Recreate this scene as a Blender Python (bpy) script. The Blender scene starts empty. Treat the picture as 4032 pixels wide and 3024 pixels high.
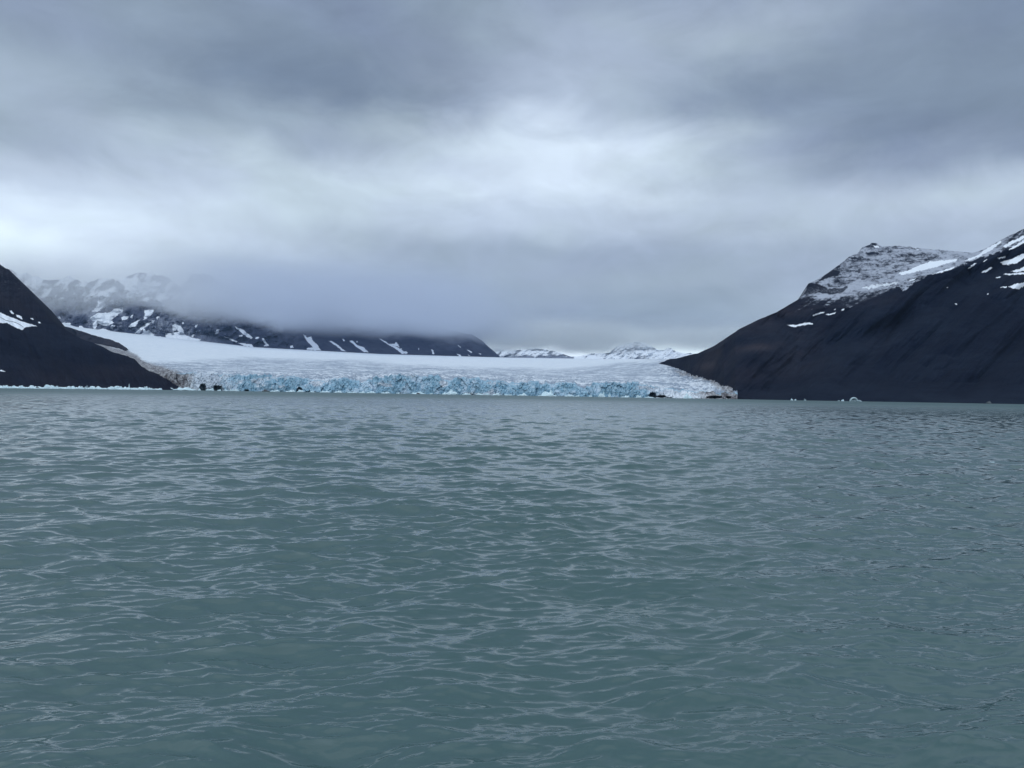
import bpy, math
import numpy as np
from mathutils import Matrix, Vector

R = math.radians
scene = bpy.context.scene
C = scene.collection

# ------------------------------------------------------------------ camera
F = 3000.0            # focal length in photo pixels (photo 4032 wide)
CAMH = 4.0
PITCH = math.atan((1547 - 1512) / F)
ROLL = math.atan(0.0155)
cd = bpy.data.cameras.new('camera'); cam = bpy.data.objects.new('camera', cd); C.objects.link(cam)
cd.sensor_width = 36; cd.lens = 36 * F / 4032; cd.clip_start = 0.1; cd.clip_end = 90000
M = Matrix.Rotation(R(90) + PITCH, 4, 'X') @ Matrix.Rotation(ROLL, 4, 'Z')
cam.matrix_world = Matrix.Translation((0, 0, CAMH)) @ M
scene.camera = cam
RM = np.array(M.to_3x3())
scene.view_settings.view_transform = 'Standard'
scene.view_settings.look = 'None'
scene.view_settings.exposure = 0.16
scene.view_settings.gamma = 1.0
scene.cycles.volume_bounces = 4
scene.cycles.max_bounces = 8
scene.cycles.volume_step_rate = 0.3
scene.cycles.volume_max_steps = 256

def srgb(r, g, b):
    f = lambda c: (c / 255 / 12.92) if c / 255 <= 0.04045 else ((c / 255 + 0.055) / 1.055) ** 2.4
    return (f(r), f(g), f(b), 1)

# --------------------------------------------------------------- node helpers
class NT:
    def __init__(s, nt):
        s.nt = nt
    def n(s, t, **kw):
        o = s.nt.nodes.new(t)
        for k, v in kw.items():
            setattr(o, k, v)
        return o
    def put(s, sock, v):
        if isinstance(v, bpy.types.NodeSocket):
            s.nt.links.new(v, sock)
        elif v is not None:
            sock.default_value = v
    def m(s, op, a, b=None, c=None, clamp=False):
        o = s.n('ShaderNodeMath', operation=op, use_clamp=clamp)
        s.put(o.inputs[0], a); s.put(o.inputs[1], b); s.put(o.inputs[2], c)
        return o.outputs[0]
    def mix(s, f, a, b, t='MIX'):
        o = s.n('ShaderNodeMix', data_type='RGBA', blend_type=t)
        s.put(o.inputs[0], f); s.put(o.inputs[6], a); s.put(o.inputs[7], b)
        return o.outputs[2]
    def noise(s, vec, scale, detail=4, rough=0.5, dist=0.0, col=False, w=None):
        o = s.n('ShaderNodeTexNoise')
        if w is not None:
            o.noise_dimensions = '4D'; o.inputs['W'].default_value = w
        s.put(o.inputs['Vector'], vec)
        o.inputs['Scale'].default_value = scale; o.inputs['Detail'].default_value = detail
        o.inputs['Roughness'].default_value = rough; o.inputs['Distortion'].default_value = dist
        return o.outputs['Color' if col else 'Fac']
    def mapr(s, v, a, b, c=0.0, d=1.0, smooth=True):
        o = s.n('ShaderNodeMapRange', interpolation_type='SMOOTHSTEP' if smooth else 'LINEAR')
        s.put(o.inputs[0], v)
        for i, x in enumerate((a, b, c, d)):
            s.put(o.inputs[1 + i], x)
        return o.outputs[0]
    def scalev(s, vec, sc, rot=(0, 0, 0)):
        o = s.n('ShaderNodeMapping')
        s.put(o.inputs[0], vec); o.inputs['Scale'].default_value = sc; o.inputs['Rotation'].default_value = rot
        return o.outputs[0]
    def attr(s, name):
        return s.n('ShaderNodeAttribute', attribute_name=name).outputs['Fac']
    def ramp(s, v, stops, interp='EASE'):
        o = s.n('ShaderNodeValToRGB'); cr = o.color_ramp; cr.interpolation = interp
        s.put(o.inputs[0], v)
        cr.elements[0].position = stops[0][0]; cr.elements[0].color = stops[0][1]
        cr.elements[1].position = stops[-1][0]; cr.elements[1].color = stops[-1][1]
        for p, c in stops[1:-1]:
            e = cr.elements.new(p); e.color = c
        return o.outputs[0]

def material(name):
    m = bpy.data.materials.new(name); m.use_nodes = True
    t = NT(m.node_tree)
    b = m.node_tree.nodes['Principled BSDF']
    return m, t, b

# ------------------------------------------------------------------ sky
SX = np.array([0, 250, 500, 750, 1000, 1250, 1500, 1750, 2000, 2212]) * 1.8228 + 150
SKY = [
 (0,   [.22,.22,.12,.15,.25,.32,.25,.30,.15,.05]),
 (70,  [.22,.25,.15,.12,.38,.40,.50,.38,.20,.08]),
 (140, [.28,.20,.08,.15,.22,.45,.18,.18,.15,.08]),
 (200, [.45,.20,.03,.08,.20,.42,.15,.10,.12,.18]),
 (260, [.32,.24,.20,.38,.65,.88,.40,.12,.10,.15]),
 (320, [.42,.48,.50,.50,.85,1.05,.55,.18,.14,.20]),
 (380, [.68,.66,.70,.70,.90,1.1,.55,.35,.40,.50]),
 (430, [.92,.82,.75,.70,.80,.80,.65,.58,.66,.72]),
 (480, [1.0,.85,.65,.60,.60,.60,.55,.50,.50,.55]),
 (540, [1.2,1.0,.55,.42,.38,.36,.40,.40,.45,.45]),
 (600, [1.15,1.0,.55,.42,.38,.42,.40,.42,.50,.50]),
 (660, [1.1,1.0,.50,.38,.33,.28,.33,.50,.60,.60]),
 (712, [.85,.80,.50,.32,.28,.28,.30,.55,.60,.60]),
 (738, [.85,.80,.60,.60,1.1,1.15,1.2,1.2,1.0,.9]),
 (800, [.85,.80,.60,.60,1.1,1.15,1.2,1.2,1.0,.9])]
def skyL(px, py):
    ys = [r[0] * 1.8228 for r in SKY]
    vals = [np.interp(px, SX, r[1]) for r in SKY]
    return float(np.interp(py, ys, vals))
def sky_col(L):
    a = np.array(srgb(107, 121, 145)[:3]); b = np.array(srgb(220, 233, 245)[:3])
    c = a + (b - a) * (max(L, 0) ** 1.15)
    return (*c, 1)
def project(d):
    c = RM.T @ d
    return 2016 + F * c[0] / -c[2], 1512 - F * c[1] / -c[2]

SUN_AZ, SUN_EL = R(-155), R(55)       # azimuth from +Y towards +X
world = bpy.data.worlds.new('World'); scene.world = world; world.use_nodes = True
w = NT(world.node_tree); world.node_tree.nodes.clear()
tc = w.n('ShaderNodeTexCoord').outputs['Generated']
sep = w.n('ShaderNodeSeparateXYZ'); w.put(sep.inputs[0], tc)
X, Y, Z = sep.outputs
# cloud-plane coordinates for noise
zz = w.m('ADD', w.m('ABSOLUTE', Z), 0.12)
cv = w.n('ShaderNodeCombineXYZ')
w.put(cv.inputs[0], w.m('DIVIDE', X, zz)); w.put(cv.inputs[1], w.m('DIVIDE', Y, zz)); w.put(cv.inputs[2], Z)
wn = w.noise(cv.outputs[0], 0.55, 3, 0.5, col=True)
ws = w.n('ShaderNodeSeparateColor'); w.put(ws.inputs[0], wn)
wn2 = w.n('ShaderNodeSeparateColor'); w.put(wn2.inputs[0], w.noise(w.scalev(tc, (7, 7, 16)), 1.0, 4, 0.55, 0.6, col=True))
az = w.m('ARCTAN2', X, Y)
el = w.m('ARCSINE', Z)
low = w.mapr(el, 0.0, 0.35, 0.25, 1.0)
azw = w.m('ADD', az, w.m('MULTIPLY', w.m('ADD', w.m('SUBTRACT', ws.outputs[0], 0.5), w.m('MULTIPLY', w.m('SUBTRACT', wn2.outputs[0], 0.5), 0.7)), 0.26))
elw = w.m('ADD', el, w.m('MULTIPLY', w.m('ADD', w.m('SUBTRACT', ws.outputs[1], 0.5), w.m('MULTIPLY', w.m('SUBTRACT', wn2.outputs[1], 0.5), 0.6)), w.m('MULTIPLY', low, 0.11)))
U = w.m('ADD', w.m('DIVIDE', azw, R(100)), 0.5)
els = [-1, 2.4, 3.75, 4.35, 5.3, 6.8, 8.6, 10.6, 13, 15.5, 18, 21, 24.5, 28]
cur = None
for i, e in enumerate(els):
    stops = []
    for a in np.linspace(-50, 50, 21):
        aa = max(-42, min(42, a))
        d = np.array([math.sin(R(aa)) * math.cos(R(e)), math.cos(R(aa)) * math.cos(R(e)), math.sin(R(e))])
        x, y = project(d)
        L = skyL(min(4032, max(0, x)), y)
        if abs(a) > 44: L = 0.45
        stops.append(((a + 50) / 100, sky_col(L)))
    r = w.ramp(U, stops, 'B_SPLINE' if e > 5 else 'EASE')
    if cur is None: cur = r
    else:
        cur = w.mix(w.mapr(elw, R(els[i - 1]), R(e)), cur, r)
# overhead: broken brighter overcast
oh = w.ramp(w.noise(cv.outputs[0], 0.9, 4, 0.5, w=3.1), [(0.3, sky_col(.2)), (0.7, sky_col(.8))])
cur = w.mix(w.mapr(elw, R(28), R(40)), cur, oh)
# added fill: unseen sky behind the boat brightened to light the snow
rear_fill = w.m('MULTIPLY_ADD', w.m('MULTIPLY', w.mapr(el, R(5), R(45)), w.mapr(Y, -0.55, 0.15, 1.0, 0.0)), 1.8, 1.0)
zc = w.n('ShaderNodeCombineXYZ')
for i in range(3): w.put(zc.inputs[i], rear_fill)
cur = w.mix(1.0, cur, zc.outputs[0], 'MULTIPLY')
# cloud texture, streaked towards the horizon
det = w.noise(w.scalev(cv.outputs[0], (1.0, 0.55, 1)), 2.2, 6, 0.6, 0.5, w=1.0)
det2 = w.noise(w.scalev(tc, (5, 5, 10)), 1.6, 8, 0.6, 0.7, w=5.0)
dd = w.m('ADD', w.m('MULTIPLY', w.m('SUBTRACT', det, 0.5), 0.12), w.m('MULTIPLY', w.m('SUBTRACT', det2, 0.5), 0.55))
dd = w.m('ADD', dd, 1.0)
dc = w.n('ShaderNodeCombineXYZ')
for i in range(3): w.put(dc.inputs[i], dd)
cur = w.mix(1.0, cur, dc.outputs[0], 'MULTIPLY')
tint = w.mapr(w.noise(w.scalev(tc, (3, 3, 7)), 1.5, 3, 0.5, w=9.0), 0.35, 0.65)
cur = w.mix(1.0, cur, w.mix(tint, (0.99, 1.01, 1.05, 1), (0.99, 1.03, 1.0, 1)), 'MULTIPLY')
st = w.n('ShaderNodeTexSky', sky_type='NISHITA', sun_disc=False)
st.sun_elevation = SUN_EL; st.sun_rotation = SUN_AZ
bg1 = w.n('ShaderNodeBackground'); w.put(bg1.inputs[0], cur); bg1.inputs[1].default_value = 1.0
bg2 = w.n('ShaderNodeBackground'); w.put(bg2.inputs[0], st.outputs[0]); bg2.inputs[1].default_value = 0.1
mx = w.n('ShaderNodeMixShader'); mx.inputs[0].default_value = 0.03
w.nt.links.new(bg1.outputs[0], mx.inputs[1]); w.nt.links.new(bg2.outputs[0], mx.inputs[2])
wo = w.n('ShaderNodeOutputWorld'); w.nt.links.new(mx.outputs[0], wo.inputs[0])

ld = bpy.data.lights.new('sun', 'SUN'); ld.energy = 0.5; ld.angle = R(100); ld.color = (1.0, 0.97, 0.93)
sun = bpy.data.objects.new('sun', ld); C.objects.link(sun)
sd = Vector((math.sin(SUN_AZ) * math.cos(SUN_EL), math.cos(SUN_AZ) * math.cos(SUN_EL), math.sin(SUN_EL)))
sun.rotation_euler = sd.to_track_quat('Z', 'Y').to_euler(); sun.location = (0, 0, 2000)

# ------------------------------------------------------------------ numeric noise
def _h(i, j, seed):
    n = (i.astype(np.int64) * 374761393 + j.astype(np.int64) * 668265263 + seed * 1442695041) & 0xffffffff
    n = ((n ^ (n >> 13)) * 1274126177) & 0xffffffff
    return ((n ^ (n >> 16)) & 0xffffff) / float(0xffffff)
def vnoise(x, y, seed=0):
    xi = np.floor(x); yi = np.floor(y); fx = x - xi; fy = y - yi
    fx = fx * fx * fx * (fx * (fx * 6 - 15) + 10); fy = fy * fy * fy * (fy * (fy * 6 - 15) + 10)
    a = _h(xi, yi, seed); b = _h(xi + 1, yi, seed); c = _h(xi, yi + 1, seed); d = _h(xi + 1, yi + 1, seed)
    return (a + (b - a) * fx) * (1 - fy) + (c + (d - c) * fx) * fy
def fbm(x, y, seed=0, o=5, g=0.5):
    s = 0; a = 1; t = 0
    for k in range(o):
        s = s + a * vnoise(x * 2 ** k + 17.3 * k, y * 2 ** k - 9.1 * k, seed + k); t += a; a *= g
    return s / t * 2 - 1
def ridged(x, y, seed=0, o=5, g=0.5):
    s = 0; a = 1; t = 0
    for k in range(o):
        s = s + a * (1 - np.abs(vnoise(x * 2 ** k + 7.7 * k, y * 2 ** k + 3.3 * k, seed + k) * 2 - 1)); t += a; a *= g
    return s / t
def worley(x, y, seed=0):
    xi = np.floor(x); yi = np.floor(y); best = np.full(x.shape, 9.0); idv = np.zeros(x.shape)
    gx = np.zeros(x.shape); gy = np.zeros(x.shape)
    for di in (-1, 0, 1):
        for dj in (-1, 0, 1):
            cx = xi + di; cy = yi + dj
            px = cx + _h(cx, cy, seed); py = cy + _h(cx, cy, seed + 91)
            d = (px - x) ** 2 + (py - y) ** 2
            m = d < best
            best = np.where(m, d, best); idv = np.where(m, _h(cx, cy, seed + 7), idv)
            gx = np.where(m, px - x, gx); gy = np.where(m, py - y, gy)
    return np.sqrt(best), idv, gx, gy
def sst(v, a, b):
    t = np.clip((v - a) / (b - a), 0, 1); return t * t * (3 - 2 * t)
def ip(x, pts):
    p = np.array(pts, float); return np.interp(x, p[:, 0], p[:, 1])
def inpoly(x, y, poly):
    r = np.zeros(x.shape, bool); n = len(poly); j = n - 1
    for i in range(n):
        xi, yi = poly[i]; xj, yj = poly[j]
        if yi != yj:
            c = ((yi > y) != (yj > y)) & (x < (xj - xi) * (y - yi) / (yj - yi) + xi)
            r ^= c
        j = i
    return r

# a surveyed bearing (seen from the boat) plus a distance north gives a point on the ground
def pt(x, y, D):
    x, y, D = np.broadcast_arrays(np.asarray(x, float), np.asarray(y, float), np.asarray(D, float))
    c = np.stack([(x - 2016) / F, -(y - 1512) / F, -np.ones_like(x)], -1)
    d = c @ RM.T
    k = D / d[..., 1]
    p = d * k[..., None]; p[..., 2] += CAMH
    return p
def ywater(x, D, z=0.0):
    lo = np.full(np.shape(x), 1000.0); hi = np.full(np.shape(x), 3000.0)
    for _ in range(40):
        mid = (lo + hi) / 2; zz_ = pt(x, mid, D)[..., 2]
        hi = np.where(zz_ < z, mid, hi); lo = np.where(zz_ < z, lo, mid)
    return (lo + hi) / 2

def grid_mesh(name, P, mat, attrs=None, wrap=False, smooth=True, parent=None):
    r, c = P.shape[:2]
    me = bpy.data.meshes.new(name)
    i = np.arange(r * c).reshape(r, c)
    if wrap:
        i2 = np.concatenate([i, i[:, :1]], 1)
    else: i2 = i
    q = np.stack([i2[:-1, :-1], i2[:-1, 1:], i2[1:, 1:], i2[1:, :-1]], -1).reshape(-1, 4)
    me.vertices.add(r * c); me.vertices.foreach_set('co', P.reshape(-1).astype(np.float32))
    me.loops.add(q.size); me.loops.foreach_set('vertex_index', q.reshape(-1).astype(np.int32))
    me.polygons.add(len(q)); me.polygons.foreach_set('loop_start', np.arange(0, q.size, 4, dtype=np.int32))
    me.polygons.foreach_set('loop_total', np.full(len(q), 4, dtype=np.int32))
    me.polygons.foreach_set('use_smooth', np.full(len(q), smooth))
    me.update(calc_edges=True)
    for k, v in (attrs or {}).items():
        a = me.attributes.new(k, 'FLOAT', 'POINT')
        a.data.foreach_set('value', np.broadcast_to(v, (r, c)).reshape(-1).astype(np.float32))
    me.materials.append(mat)
    o = bpy.data.objects.new(name, me); C.objects.link(o)
    if parent: o.parent = parent
    return o
def structure(o): o['kind'] = 'structure'; return o

# ------------------------------------------------------------------ water
def water_material():
    m, t, b = material('sea_water')
    geo = t.n('ShaderNodeNewGeometry').outputs['Position']
    n1 = t.noise(t.scalev(geo, (0.4, 1.0, 1.0), (0, 0, 0.12)), 3.2, 4, 0.55, 0.4)
    n2 = t.noise(t.scalev(geo, (0.35, 1.0, 1.0), (0, 0, -0.2)), 11.0, 3, 0.55, 0.3)
    n3 = t.noise(t.scalev(geo, (0.45, 1.0, 1.0), (0, 0, 0.05)), 0.8, 3, 0.5, 0.2)
    b1 = t.n('ShaderNodeBump'); b1.inputs['Strength'].default_value = 1.0; t.put(b1.inputs['Distance'], t.m('MULTIPLY_ADD', t.attr('lod'), 0.08, 0.012))
    t.put(b1.inputs['Height'], n1)
    b3 = t.n('ShaderNodeBump'); b3.inputs['Strength'].default_value = 1.0; t.put(b3.inputs['Distance'], t.m('MULTIPLY_ADD', t.attr('lod'), 0.5, 0.004))
    t.put(b3.inputs['Height'], n3); t.put(b1.inputs['Normal'], b3.outputs[0])
    b2 = t.n('ShaderNodeBump'); b2.inputs['Strength'].default_value = 1.0; b2.inputs['Distance'].default_value = 0.003
    t.put(b2.inputs['Height'], n2); t.put(b2.inputs['Normal'], b1.outputs[0])
    silt = t.noise(geo, 0.02, 3, 0.5)
    base = t.mix(silt, (0.050, 0.096, 0.096, 1), (0.061, 0.110, 0.108, 1))
    foam = t.m('MULTIPLY', t.attr('foam'), t.mapr(t.noise(geo, 20, 5, 0.7), 0.52, 0.64))
    base = t.mix(foam, base, (0.75, 0.8, 0.82, 1))
    t.put(b.inputs['Base Color'], base)
    t.put(b.inputs['Roughness'], t.m('ADD', t.m('MULTIPLY_ADD', t.attr('lod'), 0.42, 0.03), t.m('MULTIPLY', foam, 0.5)))
    b.inputs['IOR'].default_value = 1.45
    t.put(b.inputs['Normal'], b2.outputs[0])
    return m

def build_water():
    rng = np.random.default_rng(11)
    rad = list(np.linspace(0.4, 6, 12))
    while rad[-1] < 1500: rad.append(rad[-1] + max(0.019, 0.0029 * rad[-1]))
    while rad[-1] < 60000: rad.append(rad[-1] * 1.06)
    rad = np.array(rad)
    dense = np.arange(-R(39), R(39), 0.0014)
    side = np.linspace(R(39), 2 * math.pi - R(39), 90)[:-1]
    th = np.concatenate([dense, side])
    RR, TT = np.meshgrid(rad, th, indexing='ij')
    x = RR * np.sin(TT); y = RR * np.cos(TT)
    z = np.zeros_like(x); ox = np.zeros_like(x); oy = np.zeros_like(x)
    sp = np.gradient(rad)
    N = 130
    lam = np.exp(np.linspace(math.log(0.085), math.log(5.5), N)) * rng.uniform(0.93, 1.07, N)
    # patchy gusts modulate the short waves
    gust = 0.62 + 0.5 * (fbm(x * 0.05, y * 0.03, 5, 3) + 0.35) + 0.6 * fbm(x * 0.22, y * 0.16, 8, 3)
    gust = np.clip(gust, 0.9, 1.35)
    for l in lam:
        wgt = sst(l / sp, 2.6, 5.0)
        rows = np.nonzero(wgt > 0.01)[0]
        if len(rows) == 0: continue
        k = 2 * math.pi / l
        spread = 0.38 if l < 1.0 else 0.5; Q = 0.75
        ang = rng.normal(0.1, spread)
        sgn = 1
        kx = k * math.sin(ang) * sgn; ky = -k * math.cos(ang) * sgn
        s = 0.033 * (1.6 if l < 0.5 else (1.1 if l < 1.6 else 0.85)) * (0.7 if l > 5 else 1)
        a = s / k
        sl = slice(rows[0], rows[-1] + 1)
        ph = kx * x[sl] + ky * y[sl] + rng.uniform(0, 6.28)
        A = a * wgt[sl][:, None] * (gust[sl] if l < 2.0 else 1.0)
        cs = np.cos(ph); z[sl] += A * cs
        sn = np.sin(ph); ox[sl] -= Q * A * sn * kx / k; oy[sl] -= Q * A * sn * ky / k
    back = np.ones(len(th)); back[len(dense):] = 0.0
    z *= back; ox *= back; oy *= back
    P = np.stack([x + ox, y + oy, z], -1)
    foam = np.zeros_like(x)
    for (px, py, rx, ry) in [(1205, 1958, 0.4, 0.35), (545, 1770, .4, 0.8)]:
        D = 0
        d = pt(px, py, 1.0) - np.array([0, 0, CAMH]); k = -CAMH / d[2]
        cx, cy = d[0] * k, d[1] * k
        foam += np.exp(-((x - cx) / rx) ** 2 - ((y - cy) / ry) ** 2)
    o = grid_mesh('water', P[:, ::-1], water_material(), {'foam': np.clip(foam, 0, 1)[:, ::-1], 'lod': np.broadcast_to(sst(sp, 0.15, 2.0)[:, None], x.shape)}, wrap=True)
    structure(o)
build_water()

# ------------------------------------------------------------------ rock materials
def rock_material(name, dark, light, scale, brown=None, dust_attr=True, rockdist=1.0):
    m, t, b = material(name)
    geo = t.n('ShaderNodeNewGeometry').outputs['Position']
    n = t.noise(geo, scale, 8, 0.62, 0.3)
    n2 = t.noise(t.scalev(geo, (1, 1, 3.0)), scale * 6, 6, 0.65)
    f = t.mapr(t.m('ADD', t.m('MULTIPLY', n, 0.6), t.m('MULTIPLY', n2, 0.4)), 0.38, 0.66)
    col = t.mix(f, dark, light)
    if brown:
        bf = t.m('MULTIPLY', t.attr('brown'), t.mapr(t.noise(geo, scale * 1.7, 5, 0.6), 0.3, 0.65))
        col = t.mix(bf, col, brown)
    sn = t.noise(geo, scale * 14, 8, 0.8)
    sg = t.noise(geo, scale * 45, 5, 0.75)
    # thin fresh dusting catches between the stones
    du = t.m('ADD', t.attr('dust'), t.m('ADD', t.m('MULTIPLY', t.m('SUBTRACT', sn, 0.5), 1.2), t.m('MULTIPLY', t.m('SUBTRACT', sg, 0.5), 2.4)))
    du = t.m('MULTIPLY', t.mapr(du, 0.30, 0.95), t.mapr(t.attr('dust'), 0.02, 0.2))
    col = t.mix(t.m('MULTIPLY', du, 0.8), col, (0.50, 0.53, 0.60, 1))
    # lasting snow patches
    sp_ = t.m('ADD', t.attr('snow'), t.m('ADD', t.m('MULTIPLY', t.m('SUBTRACT', sn, 0.5), 0.7), t.m('MULTIPLY', t.m('SUBTRACT', sg, 0.5), 0.9)))
    sf = t.mapr(sp_, 0.34, 0.66)
    col = t.mix(sf, col, (0.78, 0.81, 0.85, 1))
    t.put(b.inputs['Base Color'], col)
    b.inputs['Roughness'].default_value = 0.95
    b.inputs['Specular IOR Level'].default_value = 0.1
    bp = t.n('ShaderNodeBump'); bp.inputs['Strength'].default_value = 0.6; bp.inputs['Distance'].default_value = rockdist
    t.put(bp.inputs['Height'], t.m('MULTIPLY', t.m('ADD', n2, sn), t.m('SUBTRACT', 1.0, sf)))
    t.put(b.inputs['Normal'], bp.outputs[0])
    return m

def polys(x, y, lst, ox, oy, sc, jit=2.2, seed=3):
    jx = x + jit * fbm(x / 9, y / 6, seed, 3); jy = y + jit * 0.8 * fbm(x / 9 + 40, y / 6, seed + 9, 3)
    cx = (jx - ox) * sc; cy = (jy - oy) * sc
    r = np.zeros(x.shape)
    for p in lst:
        r = np.maximum(r, inpoly(cx, cy, p).astype(float))
    return r

# ------------------------------------------------------------------ glacier survey
YFAR = [(-3000, 1190), (0, 1235), (235, 1266), (300, 1287), (470, 1308), (700, 1333), (1000, 1367), (1500, 1394), (2000, 1408), (2400, 1414), (2640, 1413), (3200, 1418)]
YTOP = [(0, 1478), (560, 1478), (720, 1474), (790, 1470), (860, 1476), (1000, 1478), (1045, 1474), (1090, 1492), (1130, 1484), (1190, 1484), (1225, 1496), (1290, 1496), (1340, 1489), (1405, 1510), (1470, 1490),
        (1590, 1477), (1630, 1477), (1670, 1482), (1700, 1488), (1725, 1476), (1745, 1500), (1775, 1507), (1792, 1486), (1828, 1486), (1860, 1489), (1905, 1497), (1985, 1504), (2010, 1520), (2060, 1508),
        (2170, 1517), (2200, 1511), (2250, 1513), (2300, 1536), (2335, 1508), (2388, 1512), (2465, 1507), (2488, 1506), (2530, 1517), (2580, 1530), (2630, 1538), (2700, 1538), (2760, 1542), (2800, 1545), (2850, 1546), (2900, 1548), (3200, 1550)]
DFR = [(0, 1330), (300, 1320), (800, 1300), (1100, 1270), (1500, 1250), (2200, 1170), (2600, 1110), (2890, 1070), (3200, 1060)]
YTS = [(0, 1478), (700, 1475), (1200, 1486), (1700, 1484), (2200, 1506), (2500, 1514), (2700, 1538), (2900, 1548)]
DFAR = 5600.0
def gF(x): return DFAR + (2650 - DFAR) * sst(x, 2150, 2640)
def gD(x, g): d0 = ip(x, DFR) + 14; return d0 * (gF(x) / d0) ** g
def gy(x, g): return ip(x, YTOP) * (1 - g) + ip(x, YFAR) * g
def g_at(x, y):
    a = ip(x, YTOP); b = ip(x, YFAR); return np.clip((a - y) / (a - b), 0, 1.05)
# silhouettes bounding the ice
LHILL = [(-4000, 900), (-2000, 900), (-900, 930), (-300, 985), (0, 1043), (36, 1063), (68, 1108), (108, 1154), (156, 1201), (190, 1246), (231, 1282), (275, 1308), (316, 1332), (362, 1348), (407, 1366), (440, 1385), (500, 1402),
         (530, 1413), (545, 1435), (588, 1461), (640, 1478), (680, 1497), (705, 1512), (722, 1530), (735, 1545)]
RBOUND = [(2600, 1432), (2619, 1436), (2627, 1452), (2674, 1459), (2682, 1473), (2717, 1477), (2744, 1491), (2800, 1500), (2812, 1520), (2850, 1534), (2885, 1546), (2895, 1580)]

def ice_material(name, cliff):
    m, t, b = material(name)
    geo = t.n('ShaderNodeNewGeometry').outputs['Position']
    blue = t.attr('blue'); dirt = t.attr('dirt')
    n = t.noise(geo, 0.035, 7, 0.62, 0.4)
    n2 = t.noise(t.scalev(geo, (1, 1, 1.6)), 0.16, 6, 0.65, 0.5)
    snow = t.mix(t.mapr(n, 0.35, 0.65), (0.64, 0.69, 0.74, 1), (0.74, 0.77, 0.80, 1))
    streak = t.mapr(t.noise(t.scalev(geo, (0.6, 1, 1), (0, 0, 0.2)), 0.028, 8, 0.75, 0.6), 0.42, 0.56)
    sfac = t.m('MULTIPLY', streak, t.attr('crev'))
    snow = t.mix(sfac, snow, (0.25, 0.30, 0.37, 1))
    s2 = t.mapr(t.noise(geo, 0.11, 5, 0.7, w=2.0), 0.5, 0.68)
    snow = t.mix(t.m('MULTIPLY', s2, t.m('MULTIPLY', t.attr('crev'), 0.8)), snow, (0.33, 0.36, 0.42, 1))
    bl = t.mix(t.mapr(n2, 0.32, 0.68), (0.15, 0.30, 0.40, 1), (0.38, 0.53, 0.62, 1))
    bl = t.mix(t.mapr(t.noise(geo, 0.05, 4, 0.6, w=4.0), 0.50, 0.68), bl, (0.55, 0.64, 0.72, 1))
    bf = t.mapr(t.m('ADD', blue, t.m('MULTIPLY', t.m('SUBTRACT', n2, 0.5), 0.9)), 0.35, 0.65)
    col = t.mix(bf, snow, bl)
    dn = t.noise(geo, 0.12, 7, 0.7, 0.6, w=7.0)
    dcol = t.mix(t.mapr(dn, 0.4, 0.62), (0.10, 0.09, 0.095, 1), (0.42, 0.42, 0.43, 1))
    df = t.mapr(t.m('ADD', dirt, t.m('MULTIPLY', t.m('SUBTRACT', t.noise(geo, 0.07, 6, 0.7, w=8.0), 0.5), 1.2)), 0.35, 0.75)
    col = t.mix(df, col, dcol)
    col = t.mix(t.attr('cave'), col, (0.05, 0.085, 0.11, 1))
    t.put(b.inputs['Base Color'], col)
    b.inputs['Roughness'].default_value = 0.6
    b.inputs['Specular IOR Level'].default_value = 0.3
    bp = t.n('ShaderNodeBump'); bp.inputs['Strength'].default_value = 0.8; bp.inputs['Distance'].default_value = 1.2 if cliff else 1.0
    t.put(bp.inputs['Height'], t.m('ADD', n2, t.m('MULTIPLY', t.noise(geo, 0.5, 4, 0.6), 0.4)))
    t.put(b.inputs['Normal'], bp.outputs[0])
    return m

def dist_curve(x, y, pts):
    d = np.full(np.shape(x), 1e9)
    for (x0, y0), (x1, y1) in zip(pts[:-1], pts[1:]):
        vx, vy = x1 - x0, y1 - y0; L2 = vx * vx + vy * vy
        k = np.clip(((x - x0) * vx + (y - y0) * vy) / L2, 0, 1)
        d = np.minimum(d, np.hypot(x - x0 - k * vx, y - y0 - k * vy))
    return d

def ytop_rough(x, D):
    Xw = x * 0.4
    _, idv, _, _ = worley(Xw / 9.0, np.zeros_like(Xw) + 0.5, 21)
    _, id2, _, _ = worley(Xw / 4.0, np.zeros_like(Xw) + 0.5, 22)
    return ip(x, YTOP) + (idv - 0.5) * 12 + (id2 - 0.5) * 7 + 2.5 * fbm(Xw / 5, Xw * 0, 31, 3)

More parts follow.
